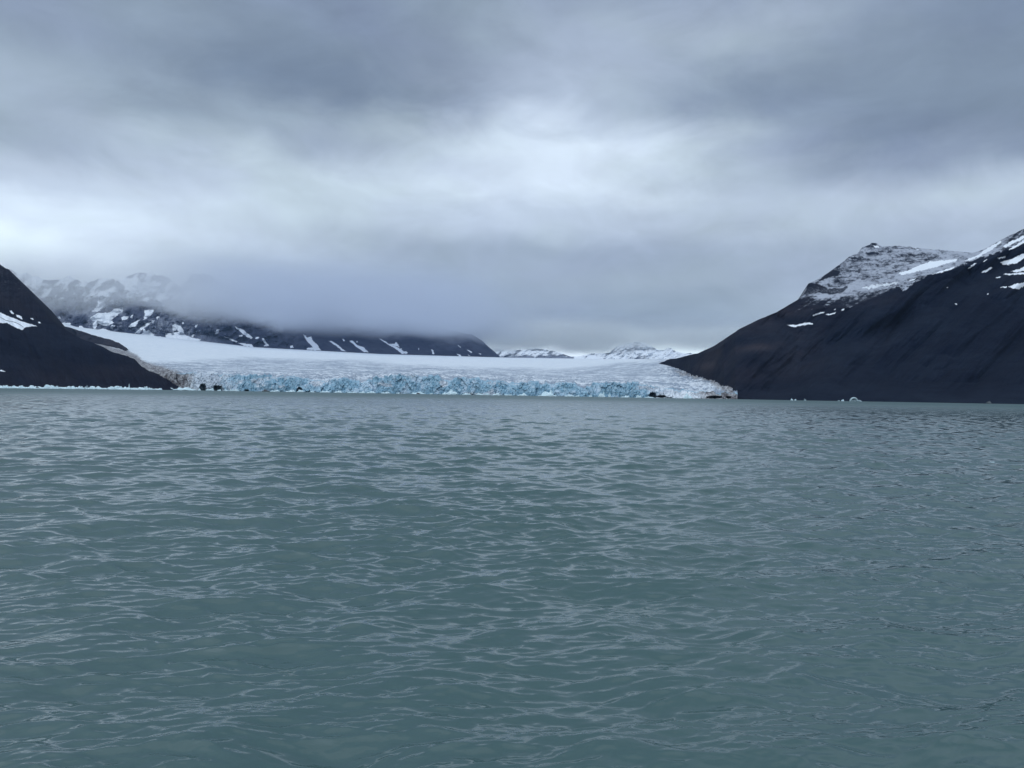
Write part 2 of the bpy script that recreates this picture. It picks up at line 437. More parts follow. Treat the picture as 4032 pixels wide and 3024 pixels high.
def build_glacier():
    xs = np.arange(250, 2905, 1.7)
    # --- calving front
    nr = 44
    t = np.linspace(0, 1, nr)[:, None]
    x = np.broadcast_to(xs, (nr, len(xs)))
    Df = ip(xs, DFR)[None, :]
    yb = ywater(xs, ip(xs, DFR), -1.5)[None, :]
    yt = ytop_rough(xs, 0)[None, :]
    y = yb * (1 - t) + yt * t
    P0 = pt(x, y, Df); Xw, Zw = P0[..., 0], P0[..., 2]
    f1, i1, gx, gz = worley(Xw / 13 + 0.3 * fbm(Xw / 8, Zw / 8, 3, 2), Zw / 20, 5)
    f2, i2, gx2, gz2 = worley(Xw / 5.5, Zw / 7, 6)
    f3, i3, gx3, gz3 = worley(Xw / 2.8, Zw / 3, 16)
    dD = (i1 - 0.5) * 8 + gx * 4 * (i1 - 0.4) + gz * 3 + (i2 - 0.5) * 3 + gx2 * 4 * (i2 - .5) + (i3 - .5) * 1.6 + gx3 * 1.2 + 2.5 * fbm(Xw / 12, Zw / 10, 9, 5)
    dD += 16 * (ridged(Xw / 130, Xw * 0 + 1, 14, 3) - 0.6)
    edge = sst(xs, 2600, 2890)[None, :]
    setb = 13 * t ** 1.5
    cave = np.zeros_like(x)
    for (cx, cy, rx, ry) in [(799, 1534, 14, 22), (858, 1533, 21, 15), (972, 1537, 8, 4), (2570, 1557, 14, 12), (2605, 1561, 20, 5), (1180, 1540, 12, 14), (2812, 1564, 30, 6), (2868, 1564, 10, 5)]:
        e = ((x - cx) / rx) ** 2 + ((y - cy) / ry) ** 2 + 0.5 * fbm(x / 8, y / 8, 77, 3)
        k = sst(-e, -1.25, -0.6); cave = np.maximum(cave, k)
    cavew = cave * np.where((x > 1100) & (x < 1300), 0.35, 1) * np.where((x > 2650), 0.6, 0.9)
    D = Df + dD * 0.9 + setb + 14 * cave + 4 * edge * (ridged(Xw / 7, Zw / 7, 55) - .5)
    P = pt(x, y, D)
    topfade = sst(t + 0.25 * fbm(Xw / 14, Zw / 10, 66, 4), 0.62, 1.0)
    whit = fbm(Xw / 40, Zw / 14, 44, 4)
    blue = 0.95 - 0.5 * topfade * sst(whit, -0.3, 0.3) - 0.55 * sst(whit, 0.15, 0.5) + (i2 - .5) * 0.25
    blue = blue * (0.35 + 0.65 * sst(x, 760, 1120)) * (1 - 0.85 * sst(x, 2560, 2660))
    dirt = 1 - sst(x, 650, 830) + 0.15 * sst(-x, -1000, -800) + 0.75 * sst(x, 2700, 2830) + 0.25 * sst(x, 2560, 2650)
    dirt = dirt + 0.0 * t
    crev = np.full_like(x, 0.5)
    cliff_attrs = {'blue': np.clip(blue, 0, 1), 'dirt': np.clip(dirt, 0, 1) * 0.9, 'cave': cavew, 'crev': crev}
    # --- upper surface
    g = np.concatenate([[0], np.linspace(0.003, 1, 330) ** 1.15])[:, None]
    x2 = np.broadcast_to(xs, (len(g), len(xs)))
    a = ytop_rough(xs, 0)[None, :]; bfar = ip(xs, YFAR)[None, :]
    base_y = a * (1 - g) + bfar * g
    sm = ip(xs, YTS)[None, :] * (1 - g) + bfar * g
    kk = np.exp(-g * 22); y2 = base_y * kk + sm * (1 - kk)
    d0 = (D[-1])[None, :]
    D2 = d0 * kk + (ip(xs, DFR) + 14)[None, :] * (1 - kk)
    D2 = D2 * (gF(x2) / D2) ** g
    Pw = pt(x2, y2, D2); Xs, Ys = Pw[..., 0], Pw[..., 1]
    dl = dist_curve(x2, y2, LHILL[3:]); dr = dist_curve(x2, y2, RBOUND)
    marg = np.maximum(np.exp(-(dl / 30) ** 2), 1.7 * np.exp(-(dr / 34) ** 2) * sst(y2, 1430, 1470))
    rough = np.exp(-g * 7) + 0.32 * np.exp(-g * 2) + 0.9 * marg * (1 - sst(g, .75, .95))
    zoff = (ridged(Xs / 22, Ys / 15, 81, 5, 0.6) - 0.62) * 7 + (worley(Xs / 7, Ys / 7, 88)[1] - .5) * 3.0
    zoff = zoff * rough * (g > 0) * sst(g, 0, 0.02)
    # long undulations of the ice stream
    zoff = zoff + 3.0 * fbm(Xs / 260, Ys / 180, 90, 4) * sst(g, 0.05, 0.25) * (1 - sst(g, .9, 1))
    P2 = Pw.copy(); P2[..., 2] += zoff
    # back edge drops away behind the crest
    for k in (1, 2):
        extra = P2[-1:].copy(); extra[..., 1] += 500; extra[..., 2] -= 60; P2 = np.concatenate([P2, extra])
    def ext(v): return np.concatenate([v, v[-1:], v[-1:]])
    ybound = ip(x2, [(500, 1415), (720, 1425), (1000, 1414), (1400, 1425), (1800, 1443), (2200, 1456), (2500, 1430), (2620, 1420)])
    crev = sst(y2 + 12 * fbm(x2 / 200, y2 / 30, 12, 3), ybound - 10, ybound + 12) * 0.95 + 0.06
    crev = np.maximum(crev, 0.9 * np.exp(-(dr / 60) ** 2))
    dirt = 0.95 * np.exp(-(dl / 26) ** 2) * sst(x2, 260, 600) * (1 - sst(x2, 700, 1000)) + 0.42 * np.exp(-(dl / 20) ** 2) * (1 - sst(x2, 480, 560))
    dirt += 0.36 * np.exp(-((x2 - 690) / 170) ** 2) * sst(y2, 1395, 1440) + 0.65 * np.exp(-(dr / 17) ** 2) * sst(y2, 1435, 1475)
    blue2 = 0.10 * np.exp(-g * 6) + 0.30 * np.exp(-((g - 0.2) / 0.08) ** 2) * sst(fbm(x2 / 60, y2 / 8, 15, 4), .1, .5) * sst(x2, 2000, 2200) + 0.9 * kk * (g < 0.012)
    me = ice_material('glacier_snow', False)
    gl = structure(grid_mesh('glacier', P2, me, {'blue': ext(np.clip(blue2, 0, 1)), 'dirt': ext(np.clip(dirt, 0, 1)), 'cave': ext(0 * x2), 'crev': ext(crev)}))
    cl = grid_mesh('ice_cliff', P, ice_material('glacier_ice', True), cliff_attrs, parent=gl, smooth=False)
    cl['label'] = 'jagged blue calving face of the glacier standing in the sea'
    gl['label'] = 'wide snow-covered glacier flowing down to the sea between dark mountains'
build_glacier()

# ------------------------------------------------------------------ generic mountain sheet
def sheet(name, xs, nt, bottom, top, Dfun, mat, afun, back=500, backdrop=200, relief=None):
    """bottom/top: bearings curves; Dfun(x,y,t) distance north."""
    t = np.linspace(0, 1, nt)[:, None]
    x = np.broadcast_to(xs, (nt, len(xs)))
    y = bottom(xs)[None, :] * (1 - t) + top(xs)[None, :] * t
    D = Dfun(x, y, t)
    if relief is not None: D = D + relief(x, y, t)
    P = pt(x, y, D)
    A = afun(x, y, t, P)
    b1 = P[-1:].copy(); b1[..., 1] += back * .3; b1[..., 2] -= backdrop * .35
    b2 = P[-1:].copy(); b2[..., 1] += back; b2[..., 2] -= backdrop * 1.4
    P = np.concatenate([P, b1, b2])
    A = {k: np.concatenate([v, v[-1:], v[-1:]]) for k, v in A.items()}
    return structure(grid_mesh(name, P, mat, A))

# ---- left hill
LS = [[(0,510),(80,545),(200,590),(330,630),(280,630),(215,640),(195,665),(130,640),(60,600),(-60,600),(-60,520)],
      [(85,495),(100,492),(122,515),(118,524),(95,515)], [(135,530),(165,532),(190,550),(197,572),(175,565),(150,548)],
      [(262,560),(280,558),(300,572),(285,575)], [(325,590),(345,590),(356,602),(340,608)], [(-10,1008),(20,1012),(50,1027),(30,1028),(0,1020)]]
def lh_b(x): return ywater(x, ip(x, [(-5000, 520), (-1500, 800), (0, 985), (400, 1150), (735, 1290)]), -1.0)
def lh_D(x, y, t):
    d = ip(x, [(-5000, 520), (-1500, 800), (0, 985), (400, 1150), (735, 1290)])
    h = (lh_b(x[0])[None, :] - ip(x, LHILL))
    return d + h * 1.25 * (0.75 * t + .25 * t * t)
def lh_rel(x, y, t):
    u = x - y * 0.55; v = y + x * .3
    amp = np.minimum(1, (1 - t) * 6) * np.minimum(1, t * 8)
    rocky = sst(-y, -1250, -1120)
    return amp * (55 * (ridged(u / 210, v / 700, 41, 5, .5) - .6) + rocky * 30 * (ridged(x / 60, y / 45, 43, 5, .6) - .6) + 10 * fbm(u / 40, v / 120, 42, 4))
def lh_A(x, y, t, P):
    sn = polys(x, y, LS, 0, 1000, 2.212, 2.0, 5)
    # dark melt lines across the ice patch
    cx = x * 2.212; cy = (y - 1000) * 2.212
    sn = sn * (1 - 0.6 * np.exp(-((cy - (548 + (cx) * 0.42 + 8 * np.sin(cx / 30))) / 6) ** 2) * (cx < 210))
    dust = 0.16 * sst(-y, -1250, -1080) + 0 * x
    brown = sst(y, 1380, 1480) * 0.5 + 0.5 * sst(-y, -1350, -1200)
    return {'snow': sn, 'dust': dust, 'brown': brown}
scree = rock_material('dark_scree', (0.0020, 0.0050, 0.015, 1), (0.009, 0.014, 0.028, 1), 0.006, (0.020, 0.018, 0.026, 1), rockdist=2.5)
xs = np.concatenate([np.arange(-5000, -300, 20), np.arange(-300, 737, 2.6)])
def lh_top(x): return ip(x, LHILL) + 5.0 * fbm(x / 22, x * 0, 63, 5, .6) * (x < 300) + 1.2 * fbm(x / 9, x * 0, 64, 3)
o = sheet('left_hill', xs, 230, lh_b, lh_top, lh_D, scree, lh_A, relief=lh_rel)
o['label'] = 'dark scree hillside sloping down to the shore at the left edge'

# ---- moraine ridge rising out of the ice behind the left hill
MT = [(150, 1262), (231, 1279), (289, 1294), (362, 1318), (434, 1337), (470, 1351), (493, 1365), (500, 1371)]
MB = [(150, 1330), (231, 1332), (316, 1339), (350, 1342), (390, 1349), (430, 1357), (460, 1365), (493, 1376), (500, 1378)]
mor = rock_material('moraine_rock', (0.014, 0.014, 0.022, 1), (0.034, 0.03, 0.036, 1), 0.01, rockdist=2.0)
xs = np.arange(150, 500, 2.5)
o = sheet('moraine_ridge', xs, 40, lambda x: ip(x, MB) + 6, lambda x: ip(x, MT) + 1.5 * fbm(x / 12, x * 0, 3, 3),
      lambda x, y, t: gD(x, g_at(x, ip(x, MB) + 6)) - 15 + 90 * t, mor,
      lambda x, y, t, P: {'snow': 0 * x, 'dust': 0 * x, 'brown': 0 * x}, back=300, backdrop=120,
      relief=lambda x, y, t: 25 * fbm(x / 30, y / 20, 70, 4) * np.minimum(1, t * 5))
o['label'] = 'low dark moraine ridge between the left hill and the white glacier'

# ---- right mountain
RTOP = [(2560, 1446), (2600, 1428), (2640, 1413), (2662, 1412), (2728, 1394), (2745, 1392), (2811, 1362), (2853, 1335), (2915, 1293), (2985, 1259), (3054, 1231), (3102, 1203), (3150, 1175), (3165, 1163), (3182, 1117),
        (3190, 1114), (3220, 1099), (3262, 1072), (3303, 1044), (3341, 1013), (3380, 995), (3393, 975), (3415, 968), (3424, 966), (3430, 957), (3438, 955), (3452, 957), (3462, 967), (3475, 972), (3500, 969), (3540, 968), (3580, 972), (3640, 980),
        (3700, 985), (3760, 989), (3830, 994), (3870, 985), (3900, 967), (3954, 937), (4032, 902), (4400, 760), (4900, 640), (6500, 600), (9000, 620)]
SNB = [(2560, 1380), (3130, 1230), (3260, 1210), (3336, 1214), (3443, 1172), (3537, 1121), (3653, 1079), (3770, 1046), (3863, 1004), (3950, 955), (4032, 915), (9000, 600)]
RB = [(2560, 2450), (2619, 2230), (2674, 1930), (2717, 1690), (2760, 1540), (2800, 1420), (2850, 1200), (2895, 1100), (2960, 1060), (3100, 1020), (4032, 890), (5500, 640), (9000, 500)]
RBS = [(2560, 1440), (2619, 1449), (2674, 1466), (2717, 1485), (2800, 1512), (2850, 1545), (2895, 1574)]
def rh_b(x):
    yw = ywater(x, ip(x, RB), -1.0)
    k = sst(x, 2850, 2895)
    return (ip(x, RBS) + 14) * (1 - k) + yw * k
def rh_base(x): return ip(x, RB)
def rh_D(x, y, t):
    d = rh_base(x)
    k = sst(x, 2620, 2895) * 0 + 1
    h = np.maximum(rh_b(x[0])[None, :] - y, 0)
    D = d + h * 1.35 * k
    up = np.maximum(ip(x, SNB) - y, 0)
    return D + up * 3.2 * sst(x, 3100, 3400) * (1 - sst(x, 3850, 4032))
def rh_rel(x, y, t):
    u = x + y * 0.95; v = y - x * .6
    amp = np.minimum(1, (1 - t) * 12 + 0.0) * np.minimum(1, t * 7) * sst(x, 2600, 2900)
    up = sst(ip(x, SNB) - y, -10, 25) * sst(x, 3100, 3200)
    dark = (1 - up) * (320 * (ridged(u / 700, v / 1500, 51, 4, .5) - .6) + 26 * fbm(u / 120, v / 500, 52, 5) + 6 * fbm(u / 25, v / 90, 53, 3))
    dark += 60 * np.exp(-((y - (1225 + (x - 3600) * -0.5 + 18 * np.sin(x / 90))) / 45) ** 2) * sst(x, 3000, 3300)
    strata = up * (16 * (ridged(x / 90, y / 11 + x / 500, 54, 5, .6) - .55) + 22 * fbm(x / 60, y / 40, 55, 5))
    return amp * dark + strata * np.minimum(1, (1 - t) * 14)
RS = [[(1155,480),(1250,455),(1310,425),(1420,385),(1540,375),(1650,360),(1640,380),(1540,410),(1400,450),(1250,485),(1170,500)],
 [(830,610),(930,580),(1050,570),(1150,555),(1130,575),(1000,600),(900,620)],
 [(1700,385),(1800,340),(1850,310),(1920,262),(2010,212),(2020,225),(1940,285),(1840,342),(1760,378)],
 [(1430,498),(1520,460),(1640,425),(1600,450),(1500,482)], [(1240,545),(1300,525),(1290,538),(1255,548)],
 [(1850,475),(1930,430),(1945,440),(1895,475)], [(1730,445),(1800,400),(1815,402),(1760,438)], [(1870,385),(1900,362),(1900,372),(1878,390)],
 [(2010,390),(2100,370),(2250,295),(2400,240),(2400,280),(2212,362),(2130,405),(2040,415)],
 [(2030,260),(2100,215),(2212,165),(2320,110),(2320,130),(2212,187),(2120,235),(2060,265)],
 [(2080,288),(2150,240),(2212,205),(2300,160),(2300,175),(2212,228),(2130,275)],
 [(2100,465),(2212,435),(2330,400),(2330,430),(2212,462),(2150,478)],
 [(2080,600),(2120,578),(2212,562),(2300,560),(2280,590),(2212,590),(2170,618),(2130,615)], [(2010,600),(2070,600),(2060,611)],
 [(2040,490),(2212,480),(2300,470),(2300,485),(2212,493),(2060,499)], [(1990,352),(2060,338),(2055,350),(2000,362)],
 [(1970,522),(2010,508),(2020,514),(1990,526)], [(430,840),(480,815),(528,809),(520,818),(480,832),(440,845)],
 [(532,832),(600,820),(622,812),(620,822),(570,840)], [(665,797),(680,785),(702,781),(690,797)], [(598,796),(625,783),(622,794)],
 [(210,922),(300,915),(380,901),(434,906),(425,918),(380,914),(300,936),(250,937)], [(1625,742),(1650,740),(1640,752)], [(940,252),(990,258),(985,270),(950,262)],
 [(1240,262),(1310,268),(1300,276)], [(1300,285),(1320,282),(1318,290)], [(1895,655),(1915,655),(1910,665)],[(1545,605),(1570,603),(1565,612)],[(-10,110),(0,0),(1,1)]]
RDUST = [[(340,700),(360,660),(400,570),(640,410),(850,265),(940,225),(1100,250),(1500,280),(1850,290),(2010,190),(2212,100),(2400,20),(2400,140),(2212,215),(2100,270),(1950,320),(1850,350),(1650,430),(1400,505),(1280,570),(1200,640),(1150,590),(950,690),(720,785),(700,760),(560,765),(420,790),(270,805),(340,740)]]
RROCK = [[(350,668),(400,563),(480,575),(560,615),(660,612),(730,590),(690,650),(600,665),(480,650)], [(455,560),(560,480),(600,455),(665,470),(640,505),(560,520),(510,540)], [(615,430),(650,405),(665,425),(640,445)],
         [(870,312),(930,305),(990,312),(985,325),(900,325)], [(910,245),(945,225),(975,240),(950,248)], [(740,350),(860,352),(820,362),(760,360)]]
def rh_A(x, y, t, P):
    sn = np.maximum(polys(x, y, RS[:1] + RS[2:], 3000, 850, 2.1434, 4.0, 7), 0.62 * polys(x, y, RS[1:2], 3000, 850, 2.1434, 9.0, 7))
    du = polys(x, y, RDUST, 3000, 850, 2.1434, 10, 8)
    n = fbm(x / 60, y / 26, 91, 5, .6); st_ = ridged(x / 70 + y / 60, y / 9 + x / 300, 92, 4, .6)
    rk = polys(x, y, RROCK, 3000, 850, 2.1434, 5, 18)
    low_ = sst(y, 1130, 1220)
    leftish = 1 - sst(x, 3900, 3990)
    dust = du * np.clip(0.74 + 0.45 * n + 0.45 * fbm(x / 12, y / 6, 99, 4, .7) - 0.30 * sst(st_, .60, .78) - low_ * (0.25 + 0.8 * sst(fbm((x + y * 1.4) / 20, (y - x * .7) / 140, 96, 4), -.25, .35)) - 0.02 * (1 - leftish) - 0.45 * (1 - leftish) * sst(fbm((x + y * .9) / 45, (y - x * .6) / 240, 98, 4), -.15, .3), 0.03, 1) * (1 - 0.92 * rk)
    dust = dust + 0.35 * du * np.exp(-((y - ip(x, [(3300, 1150), (3550, 1090), (3850, 1000)])) / 25) ** 2)
    sp = 0.55 * (fbm(x / 5, y / 3.2, 95, 2) > 0.82) * (y > 1250)
    br = np.zeros_like(x)
    for (cx, cy, rx, ry, k) in [(2990, 1366, 95, 17, 1.), (2790, 1440, 75, 18, .9), (2830, 1390, 80, 30, .5), (2960, 1290, 150, 60, .45), (3150, 1390, 60, 25, .35), (3070, 1220, 120, 40, .6), (3400, 1190, 200, 25, .25), (2900, 1480, 300, 80, .35)]:
        dx = (x - cx); dy = (y - cy) + dx * .12
        br += .7 * k * np.exp(-(dx / rx) ** 2 - (dy / ry) ** 2)
    br += 0.22 * sst(fbm((x + y) / 160, (y - x * .5) / 300, 97, 4), .1, .6) * sst(-y, -1520, -1300)
    return {'snow': np.maximum(sn, 0), 'dust': np.clip(dust, 0, 1), 'brown': np.clip(br, 0, 1)}
scree2 = rock_material('right_scree', (0.0020, 0.0050, 0.015, 1), (0.009, 0.0145, 0.028, 1), 0.005, (0.046, 0.038, 0.044, 1), rockdist=2.5)
def rh_top(x): return ip(x, RTOP) + 2.2 * fbm(x / 16, x * 0, 61, 4) * (x > 3150) + 1.0 * fbm(x / 12, x * 0, 62, 3)
xs = np.concatenate([np.arange(2562, 4200, 2.6), np.arange(4200, 9000, 24)])
o = sheet('right_mountain', xs, 330, rh_b, rh_top, rh_D, scree2, rh_A, relief=rh_rel)
o['label'] = 'dark mountain on the right with a snow-dusted rocky peak'

# ---- range behind the glacier, its tops lost in cloud
RGT = [(-6000, 700), (-2500, 850), (-900, 960), (0, 1050), (150, 1085), (280, 1075), (420, 1062), (560, 1072), (600, 1068), (660, 1082), (710, 1120), (760, 1072), (830, 1078), (900, 1120), (1100, 1175), (1300, 1210), (1500, 1245),
       (1700, 1285), (1860, 1318), (1897, 1340), (1931, 1372), (1960, 1397), (1985, 1420)]
S1 = [[(920,315),(1000,280),(1010,300),(975,350),(940,375),(925,430),(880,480),(850,505),(800,500),(850,440),(850,405),(915,390),(945,345)],
 [(790,550),(850,515),(950,510),(990,480),(1075,460),(1065,500),(1010,545),(970,575),(990,600),(960,620),(900,625),(850,600),(840,650),(810,655),(810,600),(830,585),(780,565)],
 [(1055,560),(1085,540),(1125,548),(1105,570),(1060,580)], [(1120,630),(1145,605),(1200,580),(1225,570),(1195,600),(1180,630),(1140,638)],
 [(1170,690),(1230,640),(1270,600),(1315,595),(1300,615),(1240,650),(1215,692)], [(1260,490),(1335,485),(1340,510),(1290,550),(1250,575),(1260,530)],
 [(1130,550),(1165,520),(1150,560)], [(1320,580),(1350,572),(1335,600),(1318,600)], [(1360,550),(1392,545),(1370,570)], [(1495,625),(1530,605),(1580,635),(1600,665),(1560,680),(1540,660),(1510,680)],
 [(1440,690),(1500,690),(1590,670),(1620,710),(1700,735),(1755,745),(1720,765),(1600,765),(1480,745),(1440,720)],
 [(1220,700),(1290,660),(1340,700),(1330,725)], [(1580,590),(1600,590),(1600,612),(1585,610)], [(1695,640),(1705,618),(1725,612),(1710,640)],
 [(1885,660),(1912,656),(1900,690),(1868,700)], [(1955,720),(2000,732),(2070,765),(2060,773),(2000,747)], [(2070,710),(2110,703),(2115,722)],
 [(2040,630),(2120,660),(2200,730),(2190,742),(2120,705),(2080,665)], [(2075,775),(2190,785),(2205,810),(2130,800)], [(475,560),(520,540),(522,565)],
 [(530,600),(620,600),(600,650),(540,650)], [(960,648),(972,620),(1002,618),(980,655)], [(690,625),(710,622),(735,645),(690,645)], [(300,300),(301,300),(300,301)],
 [(640,690),(900,650),(1000,680),(1400,720),(1400,760),(640,760)], [(1240,640),(1260,650),(1280,700),(1250,700)], [(1665,720),(1680,695),(1692,705),(1676,722)],
 [(1010,215),(1200,210),(1230,250),(1360,230),(1400,260),(1350,330),(1200,320),(1100,300)]]
S2 = [[(65,290),(85,290),(115,335),(130,355),(80,365),(100,345),(75,310)], [(8,288),(30,278),(46,282),(38,295),(20,297)],
 [(430,255),(470,285),(500,275),(510,310),(545,340),(580,390),(590,398),(460,390),(460,378),(510,372),(490,345),(455,310)],
 [(652,315),(672,313),(720,340),(760,375),(802,405),(770,402),(720,362)], [(832,312),(860,314),(905,355),(960,372),(998,415),(960,412),(900,372),(850,330)],
 [(765,295),(778,296),(795,315),(780,316)], [(890,317),(905,317),(908,328),(895,328)],
 [(1090,295),(1110,298),(1180,342),(1260,375),(1335,425),(1290,428),(1230,382),(1160,342)], [(1180,340),(1225,342),(1232,320),(1272,370),(1240,362),(1200,350)], [(1270,380),(1290,382),(1280,392)], [(1310,405),(1330,405),(1345,420),(1320,420)],
 [(1540,385),(1558,390),(1574,432),(1556,428)], [(1762,426),(1800,438),(1806,450),(1790,450)], [(1853,392),(1865,392),(1900,412),(1892,420)], [(1773,350),(1800,368),(1798,374)], [(1430,375),(1440,378),(1440,395),(1432,395)],
 [(315,358),(335,355),(345,375),(320,378)], [(1860,434),(1885,446),(1870,446)], [(1955,425),(1975,425),(1980,436)]]
def rg_b(x): return ip(x, YFAR) + 9
def rg_D(x, y, t): return 5650 + 1000 * t + 0 * x
def rg_rel(x, y, t):
    s = sst(x, 1000, 1300)
    u = np.where(x < 1100, x + y * 0.75, x - y * 1.1)
    amp = np.minimum(1, t * 8) * np.minimum(1, (1 - t) * 9 + .1)
    return amp * ((1 - s) * (420 * (ridged(u / 190, y / 160, 23, 5, .55) - .6) + 120 * fbm(x / 28, y / 20, 25, 4)) + s * (160 * fbm(u / 120, y / 300, 24, 4)))
def rg_A(x, y, t, P):
    sn = np.maximum(polys(x, y, S1, 0, 1000, 2.212, 3.0, 15), polys(x, y, S2, 1000, 1200, 2.212, 2.2, 16))
    far = sst(-x, -240, -140) * 0.6 * sst(fbm(x / 40, y / 16, 37, 4), -.05, .35)
    sn = np.maximum(sn, far)
    hi_ = (1 - sst(x, 640, 900)) * sst(-y, -1215, -1160)
    sn = np.maximum(sn, hi_ * np.clip(.45 + 1.6 * fbm((x + y * .7) / 26, y / 34, 39, 4, .6), 0, 1))
    dust = 0.42 * (1 - sst(x, 700, 1000)) * (0.6 + fbm(x / 40, y / 30, 38, 4)) + 0.15 * (1 - sst(x, 1000, 1200))
    return {'snow': sn, 'dust': np.clip(dust, 0, 1), 'brown': 0 * x}
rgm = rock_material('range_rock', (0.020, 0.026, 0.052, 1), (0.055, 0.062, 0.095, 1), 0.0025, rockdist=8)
xs = np.concatenate([np.arange(-6000, -200, 25), np.arange(-200, 1987, 2.6)])
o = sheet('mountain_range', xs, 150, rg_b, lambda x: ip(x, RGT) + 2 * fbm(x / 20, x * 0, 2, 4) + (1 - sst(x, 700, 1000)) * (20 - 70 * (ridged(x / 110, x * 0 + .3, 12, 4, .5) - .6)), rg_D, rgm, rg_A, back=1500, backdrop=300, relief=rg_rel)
o['label'] = 'dark mountain range with snow gullies behind the glacier, tops in cloud'

# ---- far snowy mountains
DT = [(1500, 1370), (1900, 1375), (1960, 1372), (1990, 1376), (2050, 1378), (2130, 1372), (2200, 1388), (2250, 1404), (2290, 1402), (2320, 1392), (2400, 1390), (2430, 1362), (2470, 1350), (2510, 1347), (2545, 1352), (2570, 1366), (2595, 1378), (2612, 1380), (2625, 1372), (2640, 1368),
      (2660, 1384), (2700, 1392), (2760, 1390), (2850, 1395), (3100, 1395), (3300, 1405)]
def dm_A(x, y, t, P):
    u = x + (y - 1400) * 0.9
    s = 0.82 + 0.8 * fbm(u / 26, y / 22, 27, 5, .6) - 0.5 * sst(y, 1385, 1412) * (x < 2260) - .12 * sst(y, 1395, 1412)
    s += 0.5 * sst(x, 2600, 2640)
    return {'snow': np.clip(s, 0, 1), 'dust': 0.5 + 0 * x, 'brown': 0 * x}
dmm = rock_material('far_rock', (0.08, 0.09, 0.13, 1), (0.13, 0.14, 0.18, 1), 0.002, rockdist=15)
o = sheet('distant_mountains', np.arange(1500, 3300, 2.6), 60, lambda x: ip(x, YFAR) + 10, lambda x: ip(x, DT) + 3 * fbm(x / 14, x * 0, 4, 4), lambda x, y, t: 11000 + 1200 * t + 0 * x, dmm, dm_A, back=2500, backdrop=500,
      relief=lambda x, y, t: 900 * (ridged((x + y * .9) / 40, y / 45, 29, 5, .55) - .6) * np.minimum(1, t * 6) * np.minimum(1, (1 - t) * 8))
o['label'] = 'far white snowy mountains low on the horizon right of centre'

# sea bed / land sheet far below so nothing is open underneath
# ------------------------------------------------------------------ low clouds (volumes)
def cloud_box(name, lo, hi, mat, label):
    import bmesh
    bm = bmesh.new(); bmesh.ops.create_icosphere(bm, subdivisions=4, radius=1.0)
    cx = [(lo[i] + hi[i]) / 2 for i in range(3)]; hx = [(hi[i] - lo[i]) / 2 for i in range(3)]
    for v in bm.verts:
        p = v.co
        k = [math.copysign(abs(c) ** 0.55, c) for c in p]
        for i in range(3): v.co[i] = cx[i] + hx[i] * max(-1, min(1, k[i] * 1.05))
    me = bpy.data.meshes.new(name); bm.to_mesh(me); bm.free(); me.materials.append(mat)
    o = bpy.data.objects.new(name, me); C.objects.link(o)
    o['kind'] = 'stuff'; o['label'] = label; o['category'] = 'cloud'
    return o
def cloud_material(name, lo, hi, base_pts, soft, k_pts, col, kmax, nscale, xf=(1300, 500), streak=2.2):
    m = bpy.data.materials.new(name); m.use_nodes = True; m.node_tree.nodes.clear()
    t = NT(m.node_tree)
    g = t.n('ShaderNodeNewGeometry').outputs['Position']
    s = t.n('ShaderNodeSeparateXYZ'); t.put(s.inputs[0], g)
    x, y, z = s.outputs
    xr = t.mapr(x, lo[0], hi[0], 0, 1, smooth=False)
    zmax = 1400.0
    bs = t.ramp(xr, [((p - lo[0]) / (hi[0] - lo[0]), (b / zmax,) * 3 + (1,)) for p, b in base_pts], 'EASE')
    ks = t.ramp(xr, [((p - lo[0]) / (hi[0] - lo[0]), (b,) * 3 + (1,)) for p, b in k_pts], 'EASE')
    zb = t.m('MULTIPLY', bs, zmax)
    n1 = t.noise(t.scalev(g, (1, 1, streak)), nscale, 5, 0.6, 0.3)
    zr = t.m('SUBTRACT', t.m('ADD', z, t.m('MULTIPLY', t.m('SUBTRACT', n1, 0.5), soft * 2.6)), zb)
    d = t.mapr(zr, 0.0, soft)
    d = t.m('MULTIPLY', d, ks)
    d = t.m('MULTIPLY', d, t.mapr(zr, 260, 620, 1, 0))
    d = t.m('MULTIPLY', d, t.mapr(z, hi[2] - 250, hi[2] - 40, 1, 0))
    d = t.m('MULTIPLY', d, t.mapr(y, lo[1] + 10, lo[1] + xf[1]))
    d = t.m('MULTIPLY', d, t.mapr(x, hi[0] - xf[0] - 20, hi[0] - 20, 1, 0))
    d = t.m('MULTIPLY', d, t.mapr(x, lo[0] + 20, lo[0] + xf[0]))
    d = t.m('MULTIPLY', d, t.mapr(n1, 0.25, 0.6, 0.35, 1.2))
    d = t.m('MULTIPLY', d, kmax)
    v = t.n('ShaderNodeVolumePrincipled')
    t.put(v.inputs['Color'], t.mix(t.mapr(x, -2900, -1700), (0.995, 0.997, 1.0, 1), col)); t.put(v.inputs['Density'], d)
    v.inputs['Anisotropy'].default_value = 0.5
    o = t.n('ShaderNodeOutputMaterial'); t.nt.links.new(v.outputs[0], o.inputs['Volume'])
    return m
lo, hi = (-5400, 4900, 330), (420, 7300, 1350)
cm = cloud_material('cloud_bank', lo, hi,
    [(-5400, 480), (-3900, 480), (-3450, 480), (-3000, 500), (-2700, 520), (-2400, 490), (-2000, 450), (-1500, 410), (-900, 395), (-300, 375), (100, 350), (420, 340)], 150,
    [(-5400, .5), (-3600, .26), (-2900, .22), (-2500, .48), (-2000, .9), (-1200, 1.0), (-300, 1.0), (0, .8), (420, .3)],
    (0.89, 0.92, 0.985, 1), 0.0042, 0.0022)
cloud_box('low_cloud', lo, hi, cm, 'low grey cloud bank hiding the tops of the mountain range')

